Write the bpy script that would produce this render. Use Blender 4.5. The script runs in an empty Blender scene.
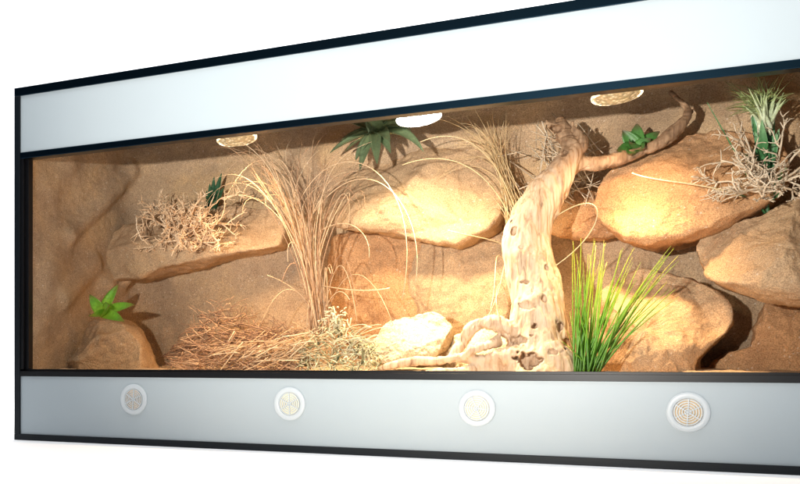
import bpy, bmesh, math, random
import numpy as np
from mathutils import Vector, noise
R = random.Random(11)
S = bpy.context.scene
COL = S.collection
rad = math.radians

# ------------------------------------------------------------------ camera geometry
CX, CY, CZ = 1.488, -1.964, 0.1788
F, PX, PY = 1075.0, 149.0, 361.3
VZ = (-math.sin(rad(30)), math.cos(rad(30))); VX = (math.cos(rad(30)), math.sin(rad(30)))
def ray(px, py):
    a = (px-PX)/F
    return VZ[0]+VX[0]*a, VZ[1]+VX[1]*a, (PY-py)/F
def W(px, py, y):
    dx, dy, dz = ray(px, py); t = (y-CY)/dy
    return Vector((CX+dx*t, y, CZ+dz*t))
def WL(px, py):                       # hit of the tank's inner left or back face
    p = W(px, py, .48)
    if p.x < .03:
        dx, dy, dz = ray(px, py); t = (.02-CX)/dx
        p = Vector((.02, CY+dy*t, CZ+dz*t))
    return p
def depth(p):
    return (p[0]-CX)*VZ[0]+(p[1]-CY)*VZ[1]
def proj(p):
    z = depth(p); X = (p[0]-CX)*VX[0]+(p[1]-CY)*VX[1]
    return PX+F*X/z, PY-F*(p[2]-CZ)/z

# ------------------------------------------------------------------ materials
def mat(name):
    m = bpy.data.materials.new(name); m.use_nodes = True
    nt = m.node_tree; b = nt.nodes['Principled BSDF']
    return m, nt, b
def N(nt, t, **kw):
    n = nt.nodes.new(t)
    for k, v in kw.items():
        if k in n.inputs: n.inputs[k].default_value = v
        else: setattr(n, k, v)
    return n
def ramp(nt, stops, interp='LINEAR'):
    r = nt.nodes.new('ShaderNodeValToRGB'); r.color_ramp.interpolation = interp
    el = r.color_ramp.elements
    while len(el) < len(stops): el.new(.5)
    for e, (p, c) in zip(el, stops):
        e.position = p; e.color = (*c, 1) if len(c) == 3 else c
    return r
def plain(name, col, rough=.5, metal=0, spec=.5):
    m, nt, b = mat(name)
    b.inputs['Base Color'].default_value = (*col, 1); b.inputs['Roughness'].default_value = rough
    b.inputs['Metallic'].default_value = metal; b.inputs['Specular IOR Level'].default_value = spec
    return m
def sand_mat(name, c1, c2, c3, bump=.6, grain=420, off=0):
    m, nt, b = mat(name); L = nt.links.new
    geo = N(nt, 'ShaderNodeNewGeometry'); mp = N(nt, 'ShaderNodeMapping'); L(geo.outputs['Position'], mp.inputs['Vector'])
    mp.inputs['Location'].default_value = (off, off*.7, 0)
    big = N(nt, 'ShaderNodeTexNoise', Scale=5.5, Detail=5.0, Roughness=.6); L(mp.outputs[0], big.inputs['Vector'])
    r1 = ramp(nt, [(.30, c1), (.5, c2), (.70, c3)]); L(big.outputs['Fac'], r1.inputs[0])
    gr = N(nt, 'ShaderNodeTexNoise', Scale=float(grain), Detail=3.0, Roughness=.75); L(mp.outputs[0], gr.inputs['Vector'])
    r2 = ramp(nt, [(.33, (.50, .47, .44)), (.5, (1.0, 1.0, 1.0)), (.66, (1.42, 1.45, 1.48))]); L(gr.outputs['Fac'], r2.inputs[0])
    mx = N(nt, 'ShaderNodeMix', data_type='RGBA', blend_type='MULTIPLY'); mx.inputs[0].default_value = .9
    L(r1.outputs[0], mx.inputs[6]); L(r2.outputs[0], mx.inputs[7])
    # pale quartz specks
    vo = N(nt, 'ShaderNodeTexVoronoi', Scale=330.0); L(mp.outputs[0], vo.inputs['Vector'])
    sp = ramp(nt, [(.9, (0, 0, 0)), (.93, (1, 1, 1))]); L(vo.outputs['Color'], sp.inputs[0])
    mx2 = N(nt, 'ShaderNodeMix', data_type='RGBA'); ma = N(nt, 'ShaderNodeMath', operation='MULTIPLY'); ma.inputs[1].default_value = .45
    L(sp.outputs[0], ma.inputs[0]); L(ma.outputs[0], mx2.inputs[0]); L(mx.outputs[2], mx2.inputs[6]); mx2.inputs[7].default_value = (.72, .62, .5, 1)
    pt = N(nt, 'ShaderNodeTexNoise', Scale=19.0, Detail=4.0, Roughness=.6, Distortion=.5); L(mp.outputs[0], pt.inputs['Vector'])
    pr_ = ramp(nt, [(.32, (.90, .88, .87)), (.5, (1, 1, 1)), (.68, (1.10, 1.08, 1.03))]); L(pt.outputs['Fac'], pr_.inputs[0])
    mx3 = N(nt, 'ShaderNodeMix', data_type='RGBA', blend_type='MULTIPLY'); mx3.inputs[0].default_value = 1.0
    L(mx2.outputs[2], mx3.inputs[6]); L(pr_.outputs[0], mx3.inputs[7]); L(mx3.outputs[2], b.inputs['Base Color'])
    mid = N(nt, 'ShaderNodeTexNoise', Scale=70.0, Detail=4.0, Roughness=.7); L(mp.outputs[0], mid.inputs['Vector'])
    b1 = N(nt, 'ShaderNodeBump', Strength=bump, Distance=.0022); L(gr.outputs['Fac'], b1.inputs['Height'])
    b2 = N(nt, 'ShaderNodeBump', Strength=bump*.6, Distance=.005); L(mid.outputs['Fac'], b2.inputs['Height']); L(b1.outputs[0], b2.inputs['Normal'])
    L(b2.outputs[0], b.inputs['Normal'])
    b.inputs['Roughness'].default_value = .9; b.inputs['Specular IOR Level'].default_value = .25
    return m
def fibre_mat(name, cols, rough=.6, scale=14., transl=0, attr=False):
    m, nt, b = mat(name); L = nt.links.new
    if attr:
        a = N(nt, 'ShaderNodeAttribute', attribute_name='tone'); src = a.outputs['Fac']
    else:
        geo = N(nt, 'ShaderNodeNewGeometry'); no = N(nt, 'ShaderNodeTexNoise', Scale=scale, Detail=3.0)
        L(geo.outputs['Position'], no.inputs['Vector']); src = no.outputs['Fac']
    k = len(cols)
    r = ramp(nt, [((.3+.4*i/(k-1)) if not attr else i/(k-1), c) for i, c in enumerate(cols)]); L(src, r.inputs[0])
    geo2 = N(nt, 'ShaderNodeNewGeometry'); n2 = N(nt, 'ShaderNodeTexNoise', Scale=160., Detail=2.0); L(geo2.outputs['Position'], n2.inputs['Vector'])
    r2 = ramp(nt, [(.3, (.7, .7, .7)), (.7, (1.2, 1.2, 1.2))]); L(n2.outputs['Fac'], r2.inputs[0])
    mx = N(nt, 'ShaderNodeMix', data_type='RGBA', blend_type='MULTIPLY'); mx.inputs[0].default_value = .8
    L(r.outputs[0], mx.inputs[6]); L(r2.outputs[0], mx.inputs[7]); L(mx.outputs[2], b.inputs['Base Color'])
    b.inputs['Roughness'].default_value = rough
    return m

C1, C2, C3 = (.30, .20, .125), (.41, .275, .165), (.50, .315, .165)
M_wall = sand_mat('sandy_wall', (.32, .225, .145), (.44, .31, .19), (.52, .35, .185))
M_rock = sand_mat('sandy_rock', (.42, .28, .165), (.48, .325, .19), (.53, .36, .205), off=3)
M_rock2 = sand_mat('orange_sandy_rock', (.42, .235, .115), (.47, .265, .13), (.52, .30, .15), off=5)
M_pale = sand_mat('pale_sandstone', (.36, .28, .18), (.42, .33, .215), (.48, .385, .25), off=8, grain=300)
M_sand = sand_mat('loose_sand', (.44, .32, .21), (.54, .40, .26), (.60, .45, .29), bump=.8, off=1)
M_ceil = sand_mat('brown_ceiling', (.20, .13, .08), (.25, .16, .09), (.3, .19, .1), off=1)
M_black = plain('black_anodised_aluminium', (.004, .007, .010), .38, 0.0, .25)
M_rail = plain('blue_sheen_anodised_aluminium', (.010, .026, .042), .28, 1.0, .5)
M_track = plain('black_plastic_track', (.004, .004, .005), .35, 0, .25)
def panel_mat():
    m, nt, b = mat('silver_grey_panel'); L = nt.links.new
    geo = N(nt, 'ShaderNodeNewGeometry'); no = N(nt, 'ShaderNodeTexNoise', Scale=3.0, Detail=4.0); L(geo.outputs['Position'], no.inputs['Vector'])
    r = ramp(nt, [(.3, (.40, .462, .495)), (.7, (.42, .48, .51))]); L(no.outputs['Fac'], r.inputs[0]); L(r.outputs[0], b.inputs['Base Color'])
    f = N(nt, 'ShaderNodeTexNoise', Scale=900.0); L(geo.outputs['Position'], f.inputs['Vector'])
    bp = N(nt, 'ShaderNodeBump', Strength=.08, Distance=.0004); L(f.outputs['Fac'], bp.inputs['Height']); L(bp.outputs[0], b.inputs['Normal'])
    b.inputs['Roughness'].default_value = .42; b.inputs['Specular IOR Level'].default_value = .4
    return m
M_panel = panel_mat()
M_vent = plain('white_plastic', (.55, .60, .63), .35)
M_glow_warm = plain('warm_glow_coloured_backing', (.95, .70, .42), .7)  # warm light from inside the tank, put into the backing colour
M_glow_pale = plain('pale_glow_coloured_backing', (1.0, .90, .62), .7)  # same inner glow as colour, paler for the middle vents
M_white = plain('added_white_sheet', (.93, .935, .95), .9, 0, .1)
M_socket = plain('dark_lamp_socket', (.03, .028, .025), .5)

# ------------------------------------------------------------------ object helpers
def mesh_obj(name, verts, faces, m, parent=None, smooth=True, tone=None):
    me = bpy.data.meshes.new(name)
    me.from_pydata([tuple(v) for v in verts], [], faces); me.update()
    if smooth:
        me.polygons.foreach_set('use_smooth', [True]*len(me.polygons))
    if tone is not None:
        a = me.attributes.new('tone', 'FLOAT', 'POINT'); a.data.foreach_set('value', tone)
    if m: me.materials.append(m)
    o = bpy.data.objects.new(name, me); COL.objects.link(o); o.parent = parent
    return o
def tag(o, label, cat=None, group=None, kind=None):
    if label: o['label'] = label
    if cat: o['category'] = cat
    if group: o['group'] = group
    if kind: o['kind'] = kind
    return o
def empty(name, loc=(0, 0, 0)):
    o = bpy.data.objects.new(name, None); COL.objects.link(o); o.location = loc; o.empty_display_size = .02
    return o
class MB:
    def __init__(s): s.v = []; s.f = []; s.t = []
    def add(s, vs, fs, tone=0.):
        o = len(s.v); s.v += [Vector(v) for v in vs]; s.f += [tuple(i+o for i in f) for f in fs]
        s.t += tone if isinstance(tone, list) else [tone]*len(vs)
    def box(s, a, b):
        x0, y0, z0 = a; x1, y1, z1 = b
        s.add([(x0,y0,z0),(x1,y0,z0),(x1,y1,z0),(x0,y1,z0),(x0,y0,z1),(x1,y0,z1),(x1,y1,z1),(x0,y1,z1)],
              [(0,3,2,1),(4,5,6,7),(0,1,5,4),(1,2,6,5),(2,3,7,6),(3,0,4,7)])
    def tube(s, pts, rs, sides=5, tone=0., flat=1.0, cap=True):
        pts = [Vector(p) for p in pts]; n = len(pts)
        if not hasattr(rs, '__len__'): rs = [rs]*n
        t0 = (pts[1]-pts[0]).normalized(); up = Vector((0, 0, 1)) if abs(t0.z) < .9 else Vector((1, 0, 0))
        nrm = t0.cross(up).normalized(); vs = []; fs = []
        for i, p in enumerate(pts):
            t = (pts[min(i+1, n-1)]-pts[max(i-1, 0)])
            t = t.normalized() if t.length > 1e-9 else t0
            nrm = (nrm-t*nrm.dot(t)); nrm = nrm.normalized() if nrm.length > 1e-6 else t.orthogonal().normalized()
            bi = t.cross(nrm)
            for k in range(sides):
                a = 2*math.pi*k/sides
                vs.append(p+(nrm*math.cos(a)+bi*math.sin(a)*flat)*rs[i])
        for i in range(n-1):
            for k in range(sides):
                a = i*sides+k; b = i*sides+(k+1) % sides
                fs.append((a, b, b+sides, a+sides))
        if cap:
            fs.append(tuple(range(sides))[::-1]); fs.append(tuple((n-1)*sides+k for k in range(sides)))
        tn = [t_ for t_ in tone for _ in range(sides)] if isinstance(tone, list) else tone
        s.add(vs, fs, tn)
    def lathe(s, prof, c=(0, 0, 0), n=48, tone=0.):
        vs = []; fs = []
        for r, z in prof:
            for k in range(n):
                a = 2*math.pi*k/n; vs.append((c[0]+r*math.cos(a), c[1]+r*math.sin(a), c[2]+z))
        for i in range(len(prof)-1):
            for k in range(n):
                a = i*n+k; b = i*n+(k+1) % n; fs.append((a, b, b+n, a+n))
        s.add(vs, fs, tone)
    def build(s, name, m, parent=None, smooth=True, bevel=0):
        o = mesh_obj(name, s.v, s.f, m, parent, smooth, s.t)
        if bevel:
            b = o.modifiers.new('bevel', 'BEVEL'); b.width = bevel; b.segments = 2
        return o
def bez(p0, p1, p2, p3, n):
    out = []
    for i in range(n+1):
        t = i/n; u = 1-t
        out.append(Vector(p0)*u**3+Vector(p1)*3*u*u*t+Vector(p2)*3*u*t*t+Vector(p3)*t**3)
    return out
def spline(pts, sub=8):               # catmull-rom through points (tuples of any length)
    pts = [np.array(p, float) for p in pts]; out = []
    P = [2*pts[0]-pts[1]]+pts+[2*pts[-1]-pts[-2]]
    for i in range(1, len(P)-2):
        for k in range(sub):
            t = k/sub
            out.append(.5*((2*P[i])+(-P[i-1]+P[i+1])*t+(2*P[i-1]-5*P[i]+4*P[i+1]-P[i+2])*t*t+(-P[i-1]+3*P[i]-3*P[i+1]+P[i+2])*t**3))
    out.append(pts[-1]); return out
def fr(p, sc, oct=4, off=0.):
    return noise.fractal(Vector((p[0]*sc+off, p[1]*sc+off*.3, p[2]*sc-off)), .9, 2.1, oct)

# ------------------------------------------------------------------ added white surround
def backdrop():
    prof = [(-5.0, 0.)]
    for i in range(13):
        a = math.pi/2*i/12; prof.append((2.2+.9*math.sin(a), .9-.9*math.cos(a)))
    prof.append((3.1, 4.5))
    vs = []; fs = []
    for y, z in prof: vs += [(-7, y, z-.0), (8, y, z)]
    for i in range(len(prof)-1): fs.append((2*i, 2*i+1, 2*i+3, 2*i+2))
    o = mesh_obj('backdrop', vs, fs, M_white); tag(o, 'added white sheet sweeping under and behind the terrarium', 'backdrop', None, 'structure')  # sheet added so the surround renders blank white
backdrop()

# ------------------------------------------------------------------ terrarium
XR = 1.66; D = .52
T = empty('terrarium', (0, 0, 0))
tag(T, 'long glass fronted desert terrarium with black metal frame and silver grey panels', 'terrarium')
Zb, Zlp, Zrail, Zhl, Zhp, Ztp, H = .014, .1445, .161, .638, .6525, .781, .80
fr_ = MB()
fr_.box((0, 0, 0), (XR, .03, Zb))
tr = MB(); tr.box((0, 0, Ztp), (XR, .03, H)); tr.build('top_rail', M_rail, T, False, .0008)
fr_.box((0, .0, Zb), (.0155, .03, Ztp)); fr_.box((XR-.0155, 0, Zb), (XR, .03, Ztp))
fr_.build('frame', M_black, T, False, .0008)
r = MB(); r.box((.0155, .001, Zhl), (XR-.0155, .03, Zhp)); r.build('header_rail', M_rail, T, False, .0012)
r = MB(); r.box((.0155, .001, Zlp), (XR-.0155, .012, Zrail-.0045)); r.box((.0155, .014, Zlp), (XR-.0155, .018, Zrail)); r.box((.0155, .021, Zlp), (XR-.0155, .029, Zrail-.001))
r.build('track_rail', M_track, T, False, .0006)
r = MB(); r.box((.0155, .003, Zrail), (.024, .028, Zhl)); r.box((.024, .010, Zrail), (.0335, .026, Zhl)); r.build('side_channel', M_track, T, False, .0006)
r = MB(); r.box((XR-.0335, .003, Zrail), (XR-.0155, .028, Zhl)); r.build('side_channel', M_track, T, False, .0006)
r = MB(); r.box((.0155, .004, Zb), (XR-.0155, .02, Zlp)); r.build('lower_panel', M_panel, T, False)
r = MB(); r.box((.0155, .004, Zhp), (XR-.0155, .02, Ztp)); r.build('header_panel', M_panel, T, False)
r = MB(); r.box((.001, .03, .001), (.009, D+.008, H-.001)); r.build('side_panel', M_black, T, False)
r = MB(); r.box((XR-.009, .03, .001), (XR-.001, D+.008, H-.001)); r.build('side_panel', M_black, T, False)
r = MB(); r.box((.009, D, .001), (XR-.009, D+.008, H-.001)); r.build('back_panel', M_black, T, False)
r = MB(); r.box((.009, .03, .004), (XR-.009, D, .012)); r.build('base_panel', M_black, T, False)
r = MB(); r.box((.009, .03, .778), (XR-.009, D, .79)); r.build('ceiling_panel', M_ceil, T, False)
# vents
def arc_piece(b, r0, r1, a0, a1, y0, y1, c, n):
    vs = []; fs = []
    for i in range(n+1):
        a = a0+(a1-a0)*i/n
        for rr, yy in ((r0, y0), (r1, y0), (r1, y1), (r0, y1)): vs.append((c[0]+rr*math.cos(a), yy, c[1]+rr*math.sin(a)))
    for i in range(n):
        for k in range(4): fs.append((i*4+k, i*4+(k+1) % 4, i*4+4+(k+1) % 4, i*4+4+k))
    fs.append((3, 2, 1, 0)); fs.append((n*4, n*4+1, n*4+2, n*4+3)); b.add(vs, fs)
for vi, (px, py, mm) in enumerate([(133, 399.5, M_glow_warm), (289, 404, M_glow_pale), (476.5, 408.5, M_glow_pale), (688, 412.5, M_glow_warm)]):
    c = W(px, py, 0.)
    prof = [(.0330, .0038), (.0330, .0022), (.0322, .0010), (.0300, .0004), (.0265, .0002), (.0235, .0006), (.0222, .0014), (.0222, .0034)]
    b = MB(); n = 72; vs = []; fs = []
    for rr, yy in prof:
        for k in range(n):
            a = 2*math.pi*k/n; vs.append((c.x+rr*math.cos(a), yy, c.z+rr*math.sin(a)))
    for i in range(len(prof)-1):
        for k in range(n):
            p = i*n+k; q = i*n+(k+1) % n; fs.append((p, p+n, q+n, q))
    b.add(vs, fs); v = b.build('vent', M_vent, T)
    g = MB()
    for rr in (.0045, .0085, .0125, .0165, .0205): arc_piece(g, rr-.0008, rr+.0009, 0, 2*math.pi, .0003, .0030, (c.x, c.z), 48)
    arc_piece(g, .0003, .0022, 0, 2*math.pi, .0001, .0030, (c.x, c.z), 20)
    off = R.random()
    for k in range(6):
        a = k*math.pi/3+off; ca, sa = math.cos(a), math.sin(a); w = .0008
        vs = []
        for rr in (.001, .022):
            for sgn in (-1, 1):
                for yy in (-.0001, .0031): vs.append((c.x+rr*ca-sgn*w*sa, yy, c.z+rr*sa+sgn*w*ca))
        g.add(vs, [(0,1,3,2),(4,6,7,5),(0,4,5,1),(2,3,7,6),(0,2,6,4),(1,5,7,3)])
    g.build('grille', M_vent, v, False)
    m = MB(); m.add([(c.x+.0224*math.cos(2*math.pi*k/40), .0034, c.z+.0224*math.sin(2*math.pi*k/40)) for k in range(40)], [tuple(range(40))])  # added disc behind the slots, its colour stands for the glow
    m.build('glow_backing', mm, v, False)

# ------------------------------------------------------------------ background wall
def wall():
    rc = .09; x0, x1, y1 = .014, XR-.014, .505
    path = []
    n = 90
    for i in range(n): path.append((x0, .03+(y1-rc-.03)*i/n, 1, 0))
    for i in range(24):
        a = math.pi/2*i/24; path.append((x0+rc-rc*math.cos(a), y1-rc+rc*math.sin(a), math.cos(a), -math.sin(a)))
    m = 300
    for i in range(m): path.append((x0+rc+(x1-x0-2*rc)*i/m, y1, 0, -1))
    for i in range(24):
        a = math.pi/2*i/24; path.append((x1-rc+rc*math.sin(a), y1-rc+rc*math.cos(a), -math.sin(a), -math.cos(a)))
    for i in range(31): path.append((x1, y1-rc-(y1-rc-.03)*i/30, -1, 0))
    segs = []
    def sg(a, b, r, h): segs.append((WL(*a), WL(*b), r, h))
    sg((70, 235), (128, 172), .024, .020); sg((38, 330), (62, 240), .05, .015); sg((50, 190), (66, 165), .04, .012)
    sg((118, 282), (160, 330), .022, .035); sg((150, 330), (172, 352), .02, .02); sg((60, 300), (95, 265), .03, .02)
    sg((105, 285), (140, 262), .03, .03); sg((150, 200), (225, 190), .05, .02)
    sg((335, 155), (485, 145), .055, .065); sg((140, 250), (250, 235), .05, .03)
    sg((640, 150), (790, 130), .07, .07); sg((330, 290), (390, 290), .05, .02)
    sg((700, 330), (790, 330), .06, .03); sg((300, 160), (320, 230), .03, .035)
    sg((560, 180), (600, 160), .04, .03); sg((760, 90), (800, 160), .04, .05)
    nz = 190; z0, z1 = .13, .777; vs = []; fs = []; k = 0
    for (x, y, nx, ny) in path:
        for j in range(nz+1):
            z = z0+(z1-z0)*j/nz; p = Vector((x, y, z))
            h = .016*(fr(p, 3.6, 2)+.3)+.0025*fr(p, 16, 3, 3.)+.0010*fr(p, 110, 2)
            # faint strata ledges
            for a, b, r_, hh in segs:
                ab = b-a; t = max(0, min(1, (p-a).dot(ab)/ab.length_squared)); d = (p-a-ab*t).length
                if d < 3*r_: h += hh*math.exp(-(d/r_)**2.4)
            h = max(h, -.004)
            vs.append((x+nx*h, y+ny*h, z))
    n = len(path)
    for i in range(n-1):
        for j in range(nz):
            a = i*(nz+1)+j; fs.append((a, a+1, a+nz+2, a+nz+1))
    o = mesh_obj('background_wall', vs, fs, M_wall)
    s = o.modifiers.new('solid', 'SOLIDIFY'); s.thickness = .003; s.offset = -1 
    tag(o, 'moulded sand coloured rock background lining the back and sides inside the terrarium', 'background wall')
wall()

# sand floor
def floor():
    nx, ny = 260, 80; vs = []; fs = []
    for i in range(nx+1):
        for j in range(ny+1):
            x = .03+(XR-.06)*i/nx; y = .031+(.47-.001)*j/ny
            h = .155+.010*(j/ny)**1.3+.006*fr((x, y, 0), 9, 3)+.0015*fr((x, y, 0), 60, 3)
            vs.append((x, y, h if y > .05 else min(h, .159)))
    for i in range(nx):
        for j in range(ny):
            a = i*(ny+1)+j; fs.append((a, a+ny+1, a+ny+2, a+1))
    n0 = len(vs)
    o = mesh_obj('sand_floor', vs, fs, M_sand); s = o.modifiers.new('solid', 'SOLIDIFY'); s.thickness = .03; s.offset = -1
    tag(o, 'loose pale sand covering the floor of the terrarium', 'sand', None, 'structure')
floor()

# ------------------------------------------------------------------ rocks
def rock(name, label, outl, y0, bulge, m, back=None, tilt=.0, p=3.2, seed=0., amp=.010, fine=.0022, group=None, rings=46, n=200, facets=10, fac=.62):
    pts = spline(list(outl)+[outl[0]], 10)[:-1]; p *= 1.6
    lin = [(np.array(outl[i], float)*(1-k/10)+np.array(outl[(i+1) % len(outl)], float)*k/10) for i in range(len(outl)) for k in range(10)]
    pts = [q*.35+w_*.65 for q, w_ in zip(pts, lin)]
    P3 = [W(a, b, y0) for a, b in pts]
    L = [0.]
    for i in range(len(P3)): L.append(L[-1]+(P3[(i+1) % len(P3)]-P3[i]).length)
    rim = []
    for k in range(n):
        t = L[-1]*k/n; i = max(j for j in range(len(P3)) if L[j] <= t)
        u = (t-L[i])/(L[i+1]-L[i]); rim.append(P3[i].lerp(P3[(i+1) % len(P3)], u))
    c = sum(rim, Vector())/n
    rr = random.Random(seed*7+1)
    cuts = []
    for _ in range(facets):          # broad flat faces broken off the front
        a = rr.uniform(0, 6.28); cuts.append((math.cos(a), math.sin(a), rr.uniform(-.15, .6), rr.uniform(.3, 1.1)*fac*2.2))
    hx = max(abs(q.x-c.x) for q in rim); hz = max(abs(q.z-c.z) for q in rim)
    vs = []; fs = []
    yb = back if back is not None else y0+bulge*.8
    for i in range(1, rings+1):
        t = math.sin(i/rings*math.pi/2)**.9
        pr = (1-t**p)**(1/p)
        for q in rim:
            x = c.x+(q.x-c.x)*t; z = c.z+(q.z-c.z)*t
            u, v = (x-c.x)/hx, (z-c.z)/hz
            hgt = pr
            for ca, sa, dd, sl in cuts:
                hgt = min(hgt, 1-(u*ca+v*sa-dd)*sl)
            hgt = max(hgt, 0)
            y = y0-bulge*hgt+tilt*(z-c.z)*(1 if z > c.z else .3+.7*pr)
            vs.append(Vector((x, y, z)))
    cen = Vector((c.x, y0-bulge, c.z))
    nb = 14
    for i in range(1, nb+1):
        t = i/nb
        for q in rim:
            sh = 1-.10*t*t
            yq = y0+tilt*(q.z-c.z)*(1 if q.z > c.z else .3)
            vs.append(Vector((c.x+(q.x-c.x)*sh, yq+(yb-yq)*t, c.z+(q.z-c.z)*sh)))
    R_ = rings+nb
    for i in range(R_-1):
        for k in range(n):
            a = i*n+k; b = i*n+(k+1) % n; fs.append((a, b, b+n, a+n))
    vs.append(cen); ci = len(vs)-1
    for k in range(n): fs.append((ci, (k+1) % n, k))
    fs.append(tuple((R_-1)*n+k for k in range(n)))
    me = bpy.data.meshes.new('tmp'); me.from_pydata([tuple(v) for v in vs], [], fs); me.update()
    nr = [v.normal.copy() for v in me.vertices]; bpy.data.meshes.remove(me)
    out = []
    for v, nn in zip(vs, nr):
        if nn.dot(v-Vector((c.x, y0+bulge*.5, c.z))) < 0: nn = -nn
        vd = noise.voronoi(v*26+Vector((seed, 0, 0)))[0]; d = amp*.8*fr(v, 11, 3, seed*3.1)+fine*1.4*fr(v, 48, 4, seed)+.6*fine*abs(fr(v, 140, 2, seed+4))+.003*min(.35, vd[1]-vd[0])
        out.append(v+nn*d)
    o = mesh_obj(name, out, fs, m)
    tag(o, label, 'rock', group); return o
rock('rock_ledge', 'jutting sandy rock ledge under the pale orange twig bush, dark recess below it',
     [(92, 260), (118, 232), (158, 214), (200, 207), (235, 204), (262, 208), (277, 217), (282, 231), (279, 245), (262, 250), (240, 253), (205, 263), (175, 270), (140, 279), (105, 284)],
     .40, .07, M_rock, .51, .55, 3.4, 1, .009)
rock('boulder', 'broad brightly lit boulder directly under the middle lamp and the dark agave',
     [(325, 208), (328, 193), (343, 176), (372, 160), (410, 147), (450, 142), (484, 152), (502, 180), (503, 212), (494, 232), (478, 238), (462, 247), (430, 244), (400, 236), (365, 232), (340, 227), (329, 219)],
     .41, .085, M_rock, .52, .62, 3.2, 2, .010)
rock('rock', 'flat orange brown rock face rising behind the small pale stone, under the brightest boulder',
     [(333, 236), (365, 228), (400, 228), (432, 232), (440, 262), (436, 290), (440, 320), (430, 344), (345, 340), (331, 300), (329, 268)],
     .478, .030, M_rock2, .51, .15, 4.5, 3, .009)
rock('rock', 'brown rock block with a curved lower edge, immediately left of the driftwood trunk',
     [(416, 240), (450, 230), (480, 226), (512, 220), (520, 262), (516, 296), (506, 326), (478, 338), (450, 336), (426, 326), (410, 296), (414, 266)],
     .472, .045, M_rock, .51, .15, 3.6, 13, .009)
rock('stone', 'low cream coloured stone partly covered by the driftwood roots, right of the small pale stone',
     [(438, 388), (443, 352), (456, 334), (476, 325), (506, 322), (524, 340), (524, 388)],
     .25, .05, M_pale, .31, .5, 2.8, 17, .007, .003)
rock('boulder', 'big orange sandy boulder overhanging beneath the curved branch and small green succulent',
     [(600, 224), (597, 208), (600, 190), (611, 172), (636, 152), (672, 137), (712, 129), (752, 134), (782, 150), (790, 178), (772, 203), (745, 221), (715, 236), (690, 244), (655, 249), (629, 244), (611, 233)],
     .37, .095, M_rock2, .51, .6, 3.4, 4, .009, fac=.28)
rock('rock_slab', 'small low orange slab wedged between the driftwood trunk and the big orange boulder',
     [(548, 208), (560, 193), (582, 189), (608, 196), (628, 214), (628, 232), (602, 239), (575, 238), (554, 234), (546, 222)],
     .42, .05, M_rock2, .51, .3, 3.6, 5, .007)
rock('boulder', 'rounded brown boulder at the right edge, just below the grey twig bush',
     [(698, 248), (700, 238), (712, 230), (740, 222), (762, 215), (785, 202), (815, 190), (850, 192), (870, 230), (868, 280), (840, 302), (800, 305), (770, 300), (745, 292), (722, 285), (706, 275), (699, 262)],
     .30, .10, M_rock, .50, .35, 3.2, 6, .010)
rock('boulder', 'large squat boulder behind the tall green grass, standing on the sand floor',
     [(583, 388), (588, 330), (596, 300), (605, 284), (618, 273), (640, 269), (665, 275), (690, 280), (712, 291), (725, 304), (731, 320), (723, 335), (707, 350), (696, 362), (692, 388)],
     .30, .11, M_rock, .46, .45, 3.2, 7, .012)
rock('boulder', 'low brown rock in the bottom right corner under the rounded boulder',
     [(698, 388), (710, 368), (728, 353), (750, 346), (757, 320), (766, 303), (800, 298), (850, 298), (862, 340), (862, 388)],
     .40, .06, M_rock2, .50, .25, 3.2, 8, .012)
rock('rock_mound', 'low sandy mound in the bottom left corner below the bright green succulent',
     [(48, 388), (57, 352), (72, 331), (92, 321), (112, 319), (127, 328), (137, 345), (140, 388)],
     .26, .09, M_rock, .36, .35, 2.6, 9, .010)
rock('stone', 'small pale block of sandstone lying beside the driftwood roots, brightest stone in the tank',
     [(372, 354), (378, 336), (387, 323), (404, 317), (428, 313), (441, 318), (449, 329), (446, 342), (440, 353), (412, 362), (384, 366)],
     .22, .045, M_pale, .29, .5, 4.2, 10, .007, .003)

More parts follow.
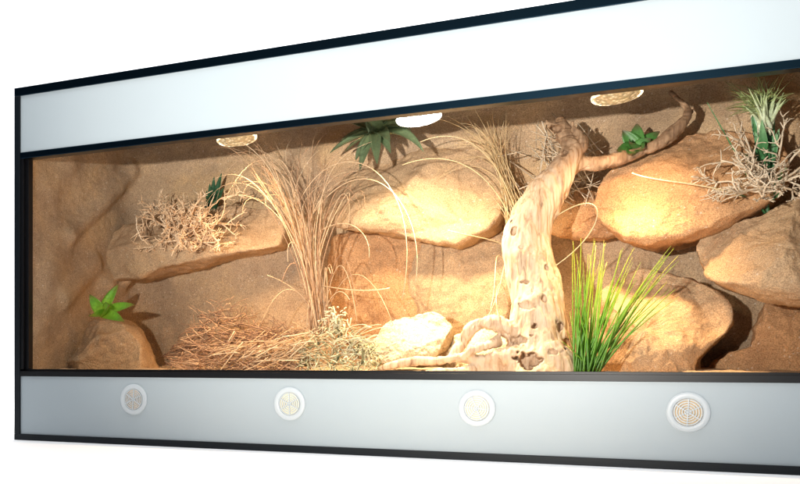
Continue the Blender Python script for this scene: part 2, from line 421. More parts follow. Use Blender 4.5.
# ------------------------------------------------------------------ driftwood
def driftwood():
    segs = []
    def sweep(pl, ys, aspect=1.08):
        sp = spline([(a, b, w, y) for (a, b, w), y in zip(pl, ys)], 6)
        return sp
    trunk = [(538, 392, 84), (537, 374, 76), (538, 350, 66), (538, 320, 58), (538, 298, 54), (534, 281, 53), (529, 262, 50), (527, 240, 49), (531, 220, 46), (540, 204, 42), (549, 191, 38), (558, 177, 33), (566, 163, 28), (572, 150, 22), (568, 139, 17), (560, 127, 14), (561, 119, 5)]
    ys = np.linspace(.13, .30, len(trunk))
    limb = [(566, 172, 20), (580, 164, 19), (600, 163, 16), (620, 158, 14), (640, 152, 13), (658, 144, 13), (672, 134, 13.5), (684, 121, 12), (688, 111, 10), (681, 102, 7), (670, 92, 4)]
    yl = np.linspace(.27, .36, len(limb))
    nub = [(572, 152, 16), (583, 147, 13), (581, 136, 9), (574, 128, 5), (572, 122, 2)]
    nub2 = [(566, 136, 13), (556, 127, 9), (549, 124, 6), (546, 119, 2)]
    r1 = [(535, 338, 36), (512, 331, 23), (495, 323, 17), (480, 324, 11), (470, 330, 14), (463, 343, 9), (456, 350, 11), (447, 363, 8), (434, 367, 5)]
    r5 = [(500, 340, 14), (486, 346, 8), (474, 349, 10), (462, 360, 7)]
    r2 = [(540, 362, 36), (508, 358, 24), (484, 362, 14), (462, 358, 10), (438, 361, 9), (415, 361, 9), (390, 366, 9), (372, 371, 4)]
    r3 = [(500, 370, 22), (474, 371, 15), (450, 372, 12), (425, 374, 7)]
    r4 = [(548, 350, 40), (560, 368, 34), (572, 384, 22)]
    r6 = [(683, 121, 8), (692, 114, 5), (694, 104, 3)]
    mb = MB()
    for pl, yy in ((trunk, ys), (limb, yl), (nub, [.28, .27, .27, .27, .27]), (nub2, [.29, .28, .27, .27]), (r1, [.15, .13, .12, .12, .12, .12, .11, .10]), (r2, [.13, .11, .10, .10, .10, .10, .10, .11]),
                   (r3, [.11, .09, .08, .08]), (r4, [.13, .12, .12]), (r5, [.12, .10, .09, .09]), (r6, [.34, .35, .36])):
        sp = sweep(pl, yy); pts = []; rs = []
        for a, b, w, y in sp:
            q = W(a, b, y); pts.append(q); rs.append(max(w/2*depth(q)/F/1.06, .0012))
        mb.tube(pts, rs, 20, 0., 1.0)
    tmp = mesh_obj('tmp', mb.v, mb.f, None)
    rm = tmp.modifiers.new('r', 'REMESH'); rm.mode = 'VOXEL'; rm.voxel_size = .0021
    sm = tmp.modifiers.new('s', 'SMOOTH'); sm.factor = .5; sm.iterations = 5
    dg = bpy.context.evaluated_depsgraph_get()
    me = bpy.data.meshes.new_from_object(tmp.evaluated_get(dg)); bpy.data.objects.remove(tmp)
    me.name = 'driftwood'
    nv = len(me.vertices)
    holes = [(529, 361, 12, 6, .020), (534, 326, 3.4, 3.0, .016), (513.5, 231, 3.0, 5.5, .008), (543.5, 299, 2.6, 3.4, .010), (527, 306, 8, 4.5, .005),
             (561, 327, 2.8, 4.8, .012), (569, 343, 3, 4, .012), (518, 340, 10, 4, .009), (524, 282, 5, 1.8, .005), (547, 268, 2, 3, .005), (553, 352, 5, 3, .007), 
             (565, 152, 3.2, 2.2, .008), (556, 129, 5, 4, .010), (521, 248, 1.6, 1.6, .005)]
    tone = [0.]*nv
    co = [v.co.copy() for v in me.vertices]; nr = [v.normal.copy() for v in me.vertices]
    C = Vector((CX, CY, CZ))
    for i in range(nv):
        v = co[i]; nn = nr[i]
        gr_ = noise.fractal(Vector((v.x*90, v.y*90, v.z*16)), .8, 2.2, 4) if v.z < .60 else noise.fractal(Vector((v.x*30, v.y*60, v.z*90)), .8, 2.2, 3)
        big = fr(v, 17, 2, 5.); gv = Vector((v.x*55, v.y*55, v.z*8)) if v.z < .6 else Vector((v.x*14, v.y*40, v.z*55)); rid = abs(noise.noise(gv))+.5*abs(noise.noise(gv*2.1))
        size = .6 if v.x > 1.19 or v.x < .98 else 1.
        d = (.0018*gr_+.0062*big-.0125*max(0, .32-rid))*size; wob = 1+.9*noise.noise(v*70)+.5*noise.noise(v*160)
        w = v-C; facing = -nn.dot(w.normalized()); dip = 0
        if facing > -.1:
            a, b = proj(v)
            for hx, hy, rx, ry, dd in holes:
                e = (((a-hx)/rx)**2+((b-hy)/ry)**2)*wob
                if e < 2.6:
                    k = 1 if e < .6 else max(0, 1-(e-.6)/.7)
                    dip = max(dip, 1.9*dd*k*k*(3-2*k))
        me.vertices[i].co = v+nn*d+w.normalized()*dip
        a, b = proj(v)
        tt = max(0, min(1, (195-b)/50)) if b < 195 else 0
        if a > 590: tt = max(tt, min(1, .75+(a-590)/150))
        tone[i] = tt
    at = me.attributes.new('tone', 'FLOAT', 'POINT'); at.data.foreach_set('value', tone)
    me.polygons.foreach_set('use_smooth', [True]*len(me.polygons))
    m, nt, b = mat('weathered_driftwood'); Lk = nt.links.new
    geo = N(nt, 'ShaderNodeNewGeometry'); mp = N(nt, 'ShaderNodeMapping'); mp.inputs['Scale'].default_value = (85, 85, 6.5); Lk(geo.outputs['Position'], mp.inputs['Vector'])
    st = N(nt, 'ShaderNodeTexNoise', Scale=1.0, Detail=6.0, Roughness=.65, Distortion=.6); Lk(mp.outputs[0], st.inputs['Vector'])
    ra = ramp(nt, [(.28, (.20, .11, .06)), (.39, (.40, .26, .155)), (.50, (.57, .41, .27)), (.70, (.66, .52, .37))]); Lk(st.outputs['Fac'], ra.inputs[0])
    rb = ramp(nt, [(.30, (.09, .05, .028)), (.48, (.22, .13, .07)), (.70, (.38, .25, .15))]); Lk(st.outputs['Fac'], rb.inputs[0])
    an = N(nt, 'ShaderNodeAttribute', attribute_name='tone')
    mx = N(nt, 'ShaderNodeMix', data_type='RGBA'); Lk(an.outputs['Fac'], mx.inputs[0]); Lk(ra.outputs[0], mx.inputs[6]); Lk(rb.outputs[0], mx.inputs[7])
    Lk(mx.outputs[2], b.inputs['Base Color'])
    fb = N(nt, 'ShaderNodeBump', Strength=.7, Distance=.003); Lk(st.outputs['Fac'], fb.inputs['Height']); Lk(fb.outputs[0], b.inputs['Normal'])
    b.inputs['Roughness'].default_value = .7; b.inputs['Specular IOR Level'].default_value = .3
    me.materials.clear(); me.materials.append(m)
    o = bpy.data.objects.new('driftwood', me); COL.objects.link(o)
    tag(o, 'gnarled bleached driftwood trunk with pits, spreading roots and one limb curving right', 'driftwood')
driftwood()

# ------------------------------------------------------------------ dry grass
M_dry = fibre_mat('dry_grass_straw', [(.36, .20, .11), (.54, .35, .20), (.70, .52, .33)], .6, attr=True)
M_dry2 = fibre_mat('yellow_dry_grass', [(.40, .28, .13), (.60, .45, .24), (.70, .56, .33)], .6, attr=True)
def pbez(p, ys, n=22):
    """bezier given 4 photo positions and 4 depths"""
    return bez(*[W(a, b, y) for (a, b), y in zip(p, ys)], n)
def dry1():
    mb = MB(); g = R
    for i in range(70):
        u = g.random(); base = (320+g.gauss(0, 4.6), 333+g.uniform(-5, 6)); yb = .24+g.gauss(0, .012)
        midx = g.gauss(298, 6.5); k = g.random()
        if k < .32:      # arching left and drooping
            tx = g.uniform(198, 272); ty = g.uniform(122, 232); p2 = (g.uniform(232, 292), g.uniform(80, 180))
            yt = yb+g.uniform(-.10, .08)
        elif k < .80:    # upright
            tx = g.uniform(238, 332); ty = g.uniform(128, 205); p2 = (g.uniform(268, 312), g.uniform(165, 225)); yt = yb+g.uniform(-.08, .1)
        elif k < .95:     # right, rising
            tx = g.uniform(318, 378); ty = g.uniform(118, 180); p2 = (g.uniform(298, 318), g.uniform(150, 195)); yt = yb+g.uniform(-.05, .08)
        else:
            tx = g.uniform(340, 380); ty = g.uniform(185, 235); p2 = (g.uniform(330, 390), g.uniform(120, 160)); yt = yb+g.uniform(-.10, .04)
        pts = pbez([base, (midx+8, 226), p2, (tx, ty)], [yb, yb-.01, (yb+yt)/2, yt], 24)
        r0 = g.uniform(.0010, .0017); s = g.random()
        ph = g.uniform(0, 9)
        pts = [p+Vector((math.sin(j*.5+ph), math.cos(j*.4+ph), 0))*.0009*j/8 for j, p in enumerate(pts)]
        mb.tube(pts, [r0*(1-.78*(j/24)) for j in range(25)], 4, s)
    for i in range(14):  # strays near the base
        a = g.uniform(-1, 1); base = (320+g.gauss(0, 4), 330)
        e = (base[0]+a*g.uniform(25, 80), g.uniform(265, 335)); mid = (base[0]+a*15, g.uniform(240, 300))
        mb.tube(pbez([base, mid, ((mid[0]+e[0])/2, mid[1]-15), e], [.24, .23, .22, .2], 14), .0009, 4, g.random())
    named = [[(306, 262), (298, 240), (285, 232), (288, 262)], [(318, 232), (352, 210), (372, 235), (369, 258)], [(315, 285), (340, 288), (360, 294), (390, 288)],
             [(300, 200), (340, 120), (430, 170), (402, 300)], [(312, 215), (370, 130), (430, 210), (415, 285)]]
    for q in named: mb.tube(pbez(q, [.24, .2, .17, .18]), .0010, 4, .8)
    tag(mb.build('dry_grass', M_dry), 'tall sheaf of dry reddish grass fanning out left of the brightest boulder', 'dry grass', 'clumps of dry grass')
dry1()
def dry2():
    mb = MB(); g = R
    for i in range(62):
        base = (g.uniform(505, 540), g.uniform(215, 250)); yb = .40+g.gauss(0, .01); k = g.random()
        if k < .55: p1 = (g.uniform(498, 515), g.uniform(165, 185)); p2 = (g.uniform(488, 506), g.uniform(135, 165)); e = (g.uniform(462, 512), g.uniform(108, 155))
        elif k < .75: p1 = (g.uniform(495, 512), g.uniform(160, 180)); p2 = (g.uniform(478, 495), g.uniform(120, 150)); e = (g.uniform(425, 475), g.uniform(115, 185))
        else: p1 = (g.uniform(500, 515), g.uniform(190, 215)); p2 = (g.uniform(490, 508), g.uniform(175, 200)); e = (g.uniform(478, 500), g.uniform(165, 230))
        yt = yb+g.uniform(-.12, .03); r0 = g.uniform(.0008, .0013)
        mb.tube(pbez([base, p1, p2, e], [yb, yb-.01, (yb+yt)/2, yt], 22), [r0*(1-.7*j/22) for j in range(23)], 4, g.random())
    for q in [[(522, 235), (505, 160), (470, 120), (420, 142)], [(520, 240), (495, 170), (455, 145), (402, 165)], [(512, 250), (490, 235), (470, 238), (448, 230)],
              [(505, 262), (490, 240), (500, 280), (490, 310)], [(515, 230), (500, 262), (505, 300), (478, 330)], [(508, 300), (498, 262), (492, 300), (500, 322)]]:
        mb.tube(pbez(q, [.38, .34, .30, .28]), .0010, 4, .8)
    tag(mb.build('dry_grass', M_dry2), 'looser yellow dry grass clump arching left from behind the driftwood trunk', 'dry grass', 'clumps of dry grass')
dry2()
def single():
    mb = MB()
    mb.tube(pbez([(632, 173), (660, 184), (700, 180), (742, 197)], [.22, .2, .2, .23], 26), [.0013]*27, 5, .8)
    mb.tube(pbez([(558, 215), (612, 180), (612, 230), (552, 268)], [.17, .15, .15, .17], 26), [.0010]*27, 5, .6)
    tag(mb.build('grass_stalk', M_dry2), 'single thin straw stalks lying loose across the orange boulder and slab', 'grass stalk')
single()
# brushwood heap
M_brush = fibre_mat('red_brown_brushwood', [(.12, .06, .035), (.34, .19, .105), (.60, .40, .24)], .65, attr=True)
def brush():
    mb = MB(); g = random.Random(5)
    def top(a): # photo height of the heap's outline
        xs = [165, 180, 195, 210, 225, 245, 262, 285, 300, 318]; t = [366, 344, 328, 314, 311, 322, 327, 330, 340, 352]
        return float(np.interp(a, xs, t))
    for i in range(470):
        a = g.uniform(176, 302); t = top(a); b = t+(370-t)*g.random()**.9
        y = .27-.16*((b-t)/(371-t))+g.gauss(0, .02); y = max(.05, y)
        ln = g.uniform(14, 42); an = g.gauss(math.pi*.5, .0)*0+g.gauss(.08, .42)+(math.pi if g.random() < .5 else 0)
        if g.random() < .12: an += g.uniform(-1.2, 1.2)
        dx, dy = math.cos(an)*ln, -math.sin(an)*ln; cv = g.uniform(-.5, .5)*ln*.6
        q = [(a-dx/2, b-dy/2), (a-dx*.2+dy*cv/ln, b-dy*.2-dx*cv/ln), (a+dx*.2+g.uniform(-3, 3), b+dy*.2+g.uniform(-4, 4)), (a+dx/2, b+dy/2)]
        q = [(u, min(v, 372)) for u, v in q]
        q = [(u, max(v, top(u)-9)) for u, v in q]
        r0 = g.uniform(.0008, .0016)
        mb.tube(pbez(q, [y, y+g.gauss(0, .015), y+g.gauss(0, .015), y+g.gauss(0, .02)], 8), [r0*(1-.5*j/8) for j in range(9)], 4, min(1, max(0, g.gauss(.5, .28))))
    for i in range(60):   # upright wispy ends
        a = g.uniform(195, 300); t = top(a)+10; l = g.uniform(12, 30)
        mb.tube(pbez([(a, t), (a+g.uniform(-8, 8), t-l*.4), (a+g.uniform(-12, 12), t-l*.7), (a+g.uniform(-18, 18), t-l*.9)], [.24, .24, .23, .23], 7), .0006, 4, g.uniform(.2, .8))
    tag(mb.build('brushwood_heap', M_brush), 'low tangled heap of reddish brown brushwood lying on the sand beneath the rock ledge', 'brushwood')
brush()
M_straw = fibre_mat('pale_straw', [(.45, .26, .13), (.66, .46, .26), (.78, .62, .40)], .65, attr=True)
def straw():
    mb = MB(); g = random.Random(8)
    for i in range(170):
        a = g.uniform(225, 318); b = g.uniform(345, 371)-(a-225)*.12*g.random()*1.6
        y = .14+g.gauss(0, .035); y = max(y, .045); ln = g.uniform(15, 46); an = g.gauss(.35, .3)
        dx, dy = math.cos(an)*ln, -math.sin(an)*ln
        q = [(a-dx/2, min(372, b-dy/2)), (a-dx*.15, b-dy*.1+g.uniform(-3, 2)), (a+dx*.2, b+dy*.2+g.uniform(-3, 2)), (a+dx/2, b+dy/2)]
        mb.tube(pbez(q, [y, y, y+.01, y+.02], 8), [g.uniform(.0008, .0020)]*9, 5, g.random(), .55)
    tag(mb.build('straw', M_straw), 'pale flattened straw strewn on the sand between brushwood heap and grey green lichen', 'straw')
straw()
# lichen cushion
M_lich = fibre_mat('grey_green_lichen', [(.09, .10, .05), (.33, .33, .19), (.62, .57, .37), (.80, .70, .48)], .8, attr=True)
def lichen():
    mb = MB(); g = random.Random(21)
    def top(a): return float(np.interp(a, [298, 315, 330, 345, 360, 372, 382], [352, 332, 325, 326, 335, 342, 356]))
    for i in range(460):
        a = g.uniform(300, 378); t = top(a); b = t+(371-t)*g.random(); y = .19-.12*((b-t)/(372-t))+g.gauss(0, .012); y = max(.045, y)
        p = W(a, b, y); d = Vector((g.gauss(0, 1), g.gauss(-.3, .8), g.gauss(.5, .8))).normalized(); ln = g.uniform(.012, .034)
        cv = Vector((g.gauss(0, 1), g.gauss(0, 1), g.gauss(-.3, 1))).normalized()*ln*.8
        pts = bez(p, p+d*ln*.4, p+d*ln*.7+cv*.6, p+d*ln*.8+cv, 7)
        for q in pts: q.z = max(q.z, .155); q.y = max(q.y, .036)
        r0 = g.uniform(.0012, .0026); tn = min(1, max(0, g.gauss(.5, .33)))
        mb.tube(pts, [r0*(1.1-.1*j) if j < 7 else r0*.3 for j in range(8)], 5, tn, .45)
    # long pale fronds to the right
    for i in range(34):
        a = g.uniform(330, 362); b = g.uniform(335, 360); an = g.uniform(-.1, .9); ln = g.uniform(18, 40)
        q = [(a, b), (a+ln*.3, b-math.sin(an)*ln*.4), (a+ln*.7*math.cos(an), b-math.sin(an)*ln*.7), (a+ln*math.cos(an), b-math.sin(an)*ln*.75+g.uniform(0, 5))]
        mb.tube(pbez(q, [.13, .12, .11, .11], 8), [g.uniform(.0010, .0017)]*9, 4, g.uniform(.6, 1), .5)
    # dried seed-head
    for i in range(60):
        p = W(335+g.gauss(0, 6), 318+g.gauss(0, 6), .17+g.gauss(0, .008)); d = Vector((g.gauss(0, 1), g.gauss(0, 1), g.gauss(0, 1))).normalized()*.012
        mb.tube(bez(p, p+d*.5, p+d*.8+Vector((0, 0, -.004)), p+d+Vector((g.gauss(0, .004), 0, -.006)), 5), .0022, 5, g.uniform(.7, 1), .5)
    tag(mb.build('lichen_cushion', M_lich), 'curly grey green lichen cushion at the foot of the tall reddish dry grass', 'lichen')
lichen()

# ------------------------------------------------------------------ twig bushes
def twig_bush(name, label, m, root, tips, yr, r0, seed, kink=.35, gen=3, twigs=4, sub=.45, group='dry twig bushes'):
    mb = MB(); g = random.Random(seed)
    def walk(p, d, ln, r, lev):
        n = max(3, int(ln/.009)); pts = [p.copy()]; step = ln/n
        for i in range(n):
            d = (d+Vector((g.gauss(0, kink), g.gauss(0, kink*.7), g.gauss(0, kink)))).normalized()
            q = pts[-1]+d*step
            q.y = min(max(q.y, .04), yr+.06)
            if lev and proj(q)[1] > root[1]+12: break
            pts.append(q)
        if len(pts) < 3: return
        n = len(pts)-1
        mb.tube(pts, [r*(1-.42*i/n) for i in range(n+1)], 5, min(1, max(0, g.gauss(.5, .25))))
        if lev < gen:
            for k in range(twigs+g.randint(-1, 1)):
                i = g.randint(max(1, n//4), n); dd = (d+Vector((g.gauss(0, .9), g.gauss(0, .6), g.gauss(.1, .9)))).normalized()
                walk(pts[i], dd, ln*sub*g.uniform(.7, 1.3), r*.66, lev+1)
    for (a, b, y) in tips:
        rt = W(root[0]+g.uniform(-3, 3), root[1]+g.uniform(-2, 2), yr); e = W(a, b, y); v = e-rt
        walk(rt, v.normalized(), v.length*.9, r0, 0)
    tag(mb.build(name, m), label, 'twig bush', group)
M_tw1 = fibre_mat('pale_orange_twigs', [(.60, .38, .21), (.76, .54, .33), (.86, .68, .47)], .6, attr=True)
M_tw2 = fibre_mat('grey_tan_twigs', [(.42, .32, .21), (.60, .49, .35), (.72, .62, .47)], .6, attr=True)
twig_bush('twig_bush', 'pale orange branching twig bush lying on the rock ledge at left', M_tw1, (186, 240),
          [(140, 222, .33), (146, 205, .35), (158, 218, .28), (165, 195, .34), (178, 185, .36), (192, 175, .36), (205, 192, .33), (218, 196, .3), (226, 212, .28), (200, 215, .25), (172, 248, .25), (182, 180, .38), (150, 232, .28), (212, 222, .26), (195, 240, .24), (160, 240, .26), (150, 215, .3), (215, 205, .28), (170, 210, .26), (185, 200, .28), (205, 220, .24), (228, 200, .3), (136, 212, .32)],
          .31, .0025, 3, .24, 2, 8, .34)
twig_bush('twig_bush', 'grey tan branching twig bush in front of the tall leafy stem at far right', M_tw2, (772, 190),
          [(716, 156, .2), (712, 172, .22), (725, 178, .2), (720, 142, .24), (738, 136, .24), (753, 126, .24), (768, 124, .22), (786, 126, .22), (730, 158, .18), (796, 120, .24), (742, 165, .16), (752, 176, .16), (800, 150, .24), (812, 138, .24), (798, 165, .2), (730, 190, .2), (765, 158, .15), (820, 160, .2)],
          .24, .0028, 14, .22, 2, 5, .40)
def nest():
    mb = MB(); g = random.Random(4)
    for i in range(95):
        a = g.gauss(562, 22); b = g.gauss(168, 20); b = max(128, min(212, b)); an = g.uniform(0, math.pi); ln = g.uniform(16, 48); y = g.uniform(.36, .44)
        if a > 600: a = 590
        dx, dy = math.cos(an)*ln/2, math.sin(an)*ln/2
        mb.tube(pbez([(a-dx, b-dy), (a-dx*.3+g.uniform(-4, 4), b-dy*.3), (a+dx*.3, b+dy*.3+g.uniform(-4, 4)), (a+dx, b+dy)], [y, y, y-.02, y-.02], 8), g.uniform(.0008, .0013), 4, g.random())
    tag(mb.build('twig_bundle', M_tw2), 'bundle of thin pale sticks stuck behind the top of the driftwood trunk', 'twigs')
nest()

# ------------------------------------------------------------------ leafy plants
def leaf(mb, base, d, up, ln, w, droop=0., thick=.15, teeth=0, tones=(0, 1), n=26, g=R, chan=.25):
    """blade with channelled, toothed edge; d = direction, up = side the channel faces"""
    d = Vector(d).normalized(); side = d.cross(Vector(up)).normalized(); up = side.cross(d).normalized()
    vs = []; tn = []; fs = []; p = Vector(base); cols = 7
    for i in range(n+1):
        t = i/n
        ww = w*(math.sin(math.pi*min(1, (t*.72+.28)))**.8)*(1 if t < .98 else .15)
        if teeth and i % 2: ww *= 1+teeth
        for c in range(cols):
            s = (c/(cols-1)*2-1)
            vs.append(p+side*s*ww/2+up*(abs(s)**2*ww*chan)); tn.append(tones[0]+(tones[1]-tones[0])*t)
        for c in range(cols):
            s = (c/(cols-1)*2-1)
            vs.append(p+side*s*ww/2*.98+up*(abs(s)**2*ww*chan-thick*ww*(1-s*s)-.0004)); tn.append(tones[0]+(tones[1]-tones[0])*t)
        d = (d+Vector((0, 0, -droop/n))).normalized(); up = side.cross(d).normalized(); p = p+d*ln/n
    k = 2*cols
    for i in range(n):
        for c in range(cols-1):
            a = i*k+c; fs.append((a, a+1, a+k+1, a+k)); a += cols; fs.append((a+1, a, a+k, a+k+1))
        a = i*k; fs.append((a, a+k, a+k+cols, a+cols)); a = i*k+cols-1; fs.append((a, a+cols, a+k+cols, a+k))
    mb.add(vs, fs, tn)
M_succ = fibre_mat('bright_green_succulent', [(.55, .65, .06), (.30, .56, .05), (.18, .42, .04), (.20, .12, .03)], .38, attr=True)
M_succ2 = fibre_mat('mid_green_succulent', [(.12, .26, .04), (.08, .24, .05), (.06, .18, .04), (.09, .05, .03)], .38, attr=True)
def succulent(label, m, c, y, tips, w, seed):
    mb = MB(); g = random.Random(seed); b = W(c[0], c[1], y)
    for a, bb, yy in tips:
        e = W(a, bb, yy); v = e-b
        leaf(mb, b, v, Vector((0, -1, .35)), v.length, w*g.uniform(.9, 1.1), .25, .22, .10, (0, 1), 22, g, .2)
    tag(mb.build('succulent', m), label, 'succulent', 'small green succulents')
succulent('bright green toothed succulent rosette growing above the sandy mound at left', M_succ, (103, 314), .20,
          [(91, 293, .17), (117, 283, .20), (134, 298, .16), (125, 314, .12), (109, 299, .11), (89, 312, .12)], .027, 2)
succulent('dark green pointed succulent rosette perched behind the curved driftwood limb', M_succ2, (637, 150), .33,
          [(616, 147, .28), (624, 129, .32), (637, 123, .34), (650, 137, .32), (658, 129, .35), (630, 138, .27), (644, 144, .27), (628, 150, .26)], .028, 6)
M_agave = fibre_mat('dark_agave_leaf', [(.16, .20, .09), (.12, .17, .085), (.09, .12, .06)], .42, attr=True)
def agave():
    mb = MB(); g = random.Random(9); b = W(376, 132, .34)
    tips = [(334, 152, .32, .6), (345, 138, .34, .5), (352, 165, .30, .8), (358, 178, .28, .8), (368, 100, .33, -.3), (384, 97, .36, -.3), (396, 118, .34, .6), (422, 148, .26, 1.2), (405, 130, .3, .9), (392, 152, .28, .9),
            (340, 120, .36, .1), (352, 108, .38, 0), (404, 106, .38, .0), (378, 168, .24, .8), (388, 140, .25, .6), (362, 118, .26, .1), (412, 112, .38, .3), (347, 150, .36, .7)]
    for a, bb, y, dr in tips:
        e = W(a, bb, y); v = e-b; v2 = v+Vector((0, 0, dr*v.length*.42))
        leaf(mb, b+Vector((g.gauss(0, .006), 0, g.gauss(0, .006))), v2, Vector((0, -.7, .7)), v2.length*1.15, g.uniform(.021, .030), dr*.9, .12, .06, (0, 1), 24, g, .3)
    tag(mb.build('agave', M_agave), 'dark green agave with drooping pointed leaves fixed on the wall left of the middle lamp', 'agave')
agave()
def fern():
    mb = MB(); g = random.Random(19); b = W(213, 212, .45)
    for a, bb in [(207, 190), (214, 176), (221, 172), (205, 205), (223, 186), (218, 196), (210, 183)]:
        e = W(a, bb, .42); v = e-b; leaf(mb, b, v, Vector((0, -1, .2)), v.length, .018, .2, .1, .12, (0, 1), 20, g, .2)
    m = fibre_mat('deep_green_leaf', [(.02, .07, .03), (.03, .10, .045)], .45, attr=True)
    tag(mb.build('leafy_plant', m), 'small deep green plant half hidden behind the pale orange twig bush', 'plant')
fern()
# green grass tuft
M_green = fibre_mat('green_grass_blade', [(.06, .19, .02), (.17, .40, .02), (.48, .60, .04), (.75, .68, .14)], .4, attr=True)
def green():
    mb = MB(); g = random.Random(13)
    tips = [(573, 241, .6), (581, 238, .5), (583, 262, .5), (590, 255, .8), (596, 245, .9), (601, 250, 1), (604, 240, 1), (600, 262, 1), (607, 262, .9), (621, 250, .6), (623, 248, .7), (634, 248, .7),
            (641, 262, .8), (633, 262, .8), (671, 246, .7), (674, 248, .6), (679, 255, .9), (663, 258, .6), (655, 266, .8), (664, 262, .8), (650, 275, .7), (587, 275, .4), (578, 290, .5), (575, 300, .4), (612, 280, .6), (570, 312, .3), (594, 238, .9)]
    for i in range(64):
        if i < len(tips): a, bb, t = tips[i]
        else:
            a, bb, t = g.choice(tips); a += g.gauss(0, 4); bb += abs(g.gauss(0, 22)); t *= g.uniform(.6, 1.05)
        base = (g.uniform(574, 596) if a < 630 else g.uniform(582, 600), 374); yb = .105+g.gauss(0, .012); yt = yb+g.uniform(-.05, .06)
        m1 = (base[0]*.72+a*.28+g.gauss(0, 2), base[1]-(374-bb)*.36); m2 = (base[0]*.36+a*.64+g.gauss(0, 2), base[1]-(374-bb)*.72)
        w = g.uniform(.0034, .0052); n = 18
        pts = pbez([base, m1, m2, (a, bb)], [yb, yb, (yb+yt)/2, yt], n)
        mb.tube(pts, [w*(1-(j/n)**2.2*.85) for j in range(n+1)], 4, [min(1, max(0, t*(j/n)**.9*1.05+g.uniform(-.0, .05))) for j in range(n+1)], .35)
    tag(mb.build('green_grass', M_green), 'tall tuft of green and yellow grass in front of the squat boulder', 'grass tuft')
green()
# tall leafy stem at right
def tall():
    root = empty('tall_plant', W(768, 216, .33)); o0 = root.location.copy()
    tag(root, 'tall artificial plant with white green feathery head behind the grey tan twigs', 'plant')
    m1 = fibre_mat('deep_green_stem', [(.02, .07, .025), (.05, .14, .05)], .4, scale=30)
    m2 = fibre_mat('glossy_green_leaf', [(.02, .09, .04), (.06, .20, .07), (.25, .42, .22)], .35, attr=True)
    m3 = fibre_mat('white_green_feather', [(.70, .76, .58), (.28, .36, .13), (.16, .15, .045)], .5, attr=True)
    def put(mb, nm, m):
        mb.v = [v-o0 for v in mb.v]; return mb.build(nm, m, root)
    s = MB(); s.tube(pbez([(768, 217), (766, 190), (762, 160), (768, 110)], [.33, .32, .31, .30]), [.004]*23, 8); put(s, 'stem', m1)
    lf = MB(); g = random.Random(3)
    for (bx, by), (a, bb), y in [((766, 185), (756, 130), .28), ((765, 180), (778, 128), .29), ((766, 195), (786, 165), .27), ((766, 190), (745, 150), .26), ((765, 175), (762, 118), .26), ((767, 200), (782, 190), .28), ((765, 170), (773, 105), .3), ((765, 160), (752, 105), .3)]:
        b0 = W(bx, by, .315); v = W(a, bb, y)-b0; leaf(lf, b0, v, (0, -1, .2), v.length, .019, .2, .06, 0, (0, .9), 20, g, .3)
    for q in [[(765, 215), (745, 165), (722, 130), (707, 102)], [(768, 217), (750, 192), (730, 190), (690, 184)]]:
        lf.tube(pbez(q, [.33, .28, .24, .22]), [.0032*(1-.8*j/22) for j in range(23)], 5, .5, .3)
    put(lf, 'leaf', m2)
    hd = MB(); 
    for i in range(95):
        b0 = (765+g.gauss(0, 7), 112+g.gauss(0, 5)); k = g.random()
        if k < .55: e = (g.uniform(722, 752), g.uniform(80, 118))
        else: e = (g.uniform(748, 796), g.uniform(72, 95))
        m_ = ((b0[0]+e[0])/2+g.gauss(0, 2), (b0[1]+e[1])/2-g.uniform(2, 9))
        r0 = g.uniform(.0010, .0026)
        hd.tube(pbez([b0, ((b0[0]+m_[0])/2, (b0[1]+m_[1])/2), m_, e], [.30, .28, .27, .26+g.gauss(0, .02)], 12), [r0*(1-.8*(j/12)**.7) for j in range(13)], 4, [j/12 for j in range(13)])
    for i in range(26):
        b0 = W(765+g.gauss(0, 5), 128+g.gauss(0, 3), .29+g.gauss(0, .01)); e0 = W(g.uniform(742, 790), g.uniform(88, 108), .26+g.gauss(0, .02))
        md = b0.lerp(e0, .5)+Vector((0, -.012, .004)); r0 = g.uniform(.0028, .0045)
        hd.tube(bez(b0, b0.lerp(md, .6), md, e0, 12), [r0*(.45+.75*math.sin(math.pi*min(1, j/12*.9+.1)))*(1-.55*j/12) for j in range(13)], 6, [g.uniform(0, .12)+.4*j/12 for j in range(13)], .7)
    put(hd, 'feathery_head', m3)
tall()

# ------------------------------------------------------------------ lamps
def lens_mat(name, c1, c2, s):
    m, nt, b = mat(name); L = nt.links.new
    geo = N(nt, 'ShaderNodeTexCoord'); vo = N(nt, 'ShaderNodeTexVoronoi', Scale=135.0); L(geo.outputs['Object'], vo.inputs['Vector'])
    r = ramp(nt, [(.06, c2), (.38, c1), (.8, tuple(x*.15 for x in c1))]); L(vo.outputs['Distance'], r.inputs[0])
    r.color_ramp.elements[2].position = .62
    L(r.outputs[0], b.inputs['Emission Color']); b.inputs['Emission Strength'].default_value = s
    b.inputs['Base Color'].default_value = (.6, .5, .3, 1); b.inputs['Roughness'].default_value = .12
    bp = N(nt, 'ShaderNodeBump', Strength=.8, Distance=.003); L(vo.outputs['Distance'], bp.inputs['Height']); L(bp.outputs[0], b.inputs['Normal'])
    return m
M_lensg = lens_mat('ribbed_golden_lamp_glass', (.30, .24, .13), (1.0, .92, .68), .65)
M_rimg = lens_mat('glowing_lamp_rim', (1., .80, .48), (1., .94, .8), 3.4)
M_lensw = lens_mat('glowing_white_lamp_glass', (1., .97, .85), (1., 1., .95), 14)
M_refl = plain('gold_reflector_glass', (.55, .38, .14), .18, .8)
LAMPS = [(237, 146, .17), (419, 122, .17), (617, 103, .17)]
desc = ['lit golden reflector lamp above the tall reddish dry grass at left', 'middle reflector lamp glowing pure white beside the dark agave', 'lit golden reflector lamp at right above the curved driftwood limb']
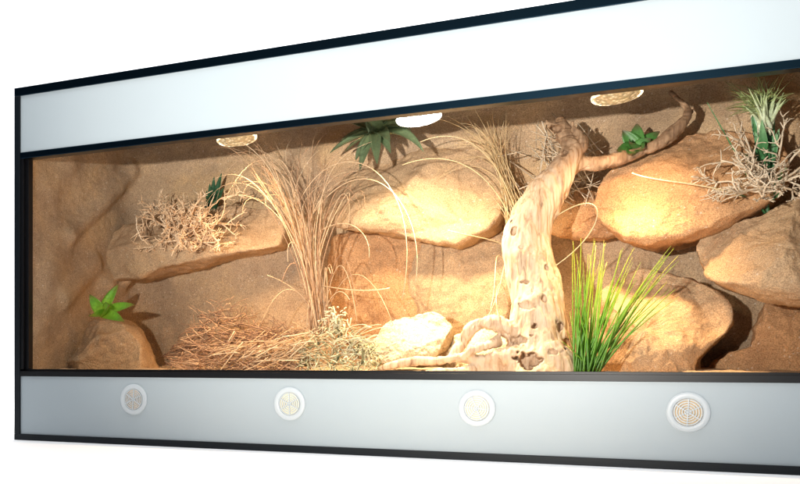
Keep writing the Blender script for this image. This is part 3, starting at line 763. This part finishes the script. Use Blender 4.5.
for i, (a, b, y) in enumerate(LAMPS):
    c = W(a, b-1, y); c.z = .664
    t = empty('halogen_lamp', c); tag(t, desc[i], 'lamp', 'reflector lamps hanging under the header')
    mid = i == 1
    l = MB(); l.lathe([(.0001, -.010), (.012, -.0095), (.024, -.0075), (.034, -.004), (.040, .000)], n=64); ln = l.build('lens', M_lensw if mid else M_lensg, t)
    l = MB(); l.lathe([(.040, 0.), (.0425, -.0015), (.0445, .001), (.0445, .004), (.043, .006)], n=64); l.build('rim', M_lensw if mid else M_rimg, t)
    l = MB(); l.lathe([(.043, .006), (.042, .018), (.037, .034), (.028, .052), (.018, .066), (.015, .075)], n=64); l.build('reflector', M_lensw if mid else M_lensg, t)
    l = MB(); l.lathe([(.017, .072), (.019, .075), (.019, .108), (.0001, .1085)], n=32); l.build('socket', M_socket, t)
    t.rotation_euler = (rad(-4), rad(-7), 0)
    for nm, en, sz, dr in (('halogen_spill', (5.6, 15, 3.8)[i], 142, (0, .25, -1)), ('halogen_beam', (16, 40, 22)[i], (86, 80, 76)[i], ((.05, .2, -1), (.16, .08, -1), (.06, .10, -1))[i])):
        ld = bpy.data.lights.new(nm, 'SPOT'); ld.energy = en; ld.color = (1., .66, .36) if not mid else (1., .78, .48)
        ld.spot_size = rad(sz); ld.spot_blend = 1.0; ld.shadow_soft_size = .028
        lo = bpy.data.objects.new(nm, ld); COL.objects.link(lo); lo.location = c+Vector((0, 0, -.045))
        lo.rotation_euler = Vector(dr).to_track_quat('-Z', 'Y').to_euler()

# ------------------------------------------------------------------ flash and added fills
def light(kind, name, loc, target, energy, color, **kw):
    d = bpy.data.lights.new(name, kind); d.energy = energy; d.color = color
    for k, v in kw.items(): setattr(d, k, v)
    o = bpy.data.objects.new(name, d); COL.objects.link(o); o.location = loc
    o.rotation_euler = (Vector(target)-Vector(loc)).to_track_quat('-Z', 'Y').to_euler(); return o
light('SPOT', 'flash', (1.0, -2.02, .37), (.93, 0, .84), 300, (1., .95, .88), spot_size=rad(60), spot_blend=1.0, shadow_soft_size=.018)
light('AREA', 'added_overhead_fill', (.8, .2, 2.6), (.8, .2, 0), 152, (1, 1, 1), shape='RECTANGLE', size=5, size_y=3.6)  # added lamp out of view, brightens the floor to white
light('AREA', 'added_backdrop_fill', (.0, 1.3, 2.4), (-.6, 3.1, .8), 190, (1, 1, 1), shape='RECTANGLE', size=5, size_y=.8)  # added lamp behind the tank, overexposes the white sheet

w = bpy.data.worlds.new('World'); S.world = w; w.use_nodes = True
w.node_tree.nodes['Background'].inputs[0].default_value = (.75, .85, 1, 1); w.node_tree.nodes['Background'].inputs[1].default_value = .12

cd = bpy.data.cameras.new('camera'); cam = bpy.data.objects.new('camera', cd); COL.objects.link(cam); S.camera = cam
cam.location = (CX, CY, CZ); cam.rotation_euler = (rad(90), 0, rad(30))
cd.sensor_width = 36; cd.lens = F/800*36; cd.shift_x = (400-PX)/800; cd.shift_y = (PY-242)/800; cd.clip_start = .02; cd.clip_end = 100
S.view_settings.view_transform = 'Standard'; S.view_settings.look = 'None'; S.view_settings.exposure = 0; S.view_settings.gamma = 1
S.render.engine = 'CYCLES'
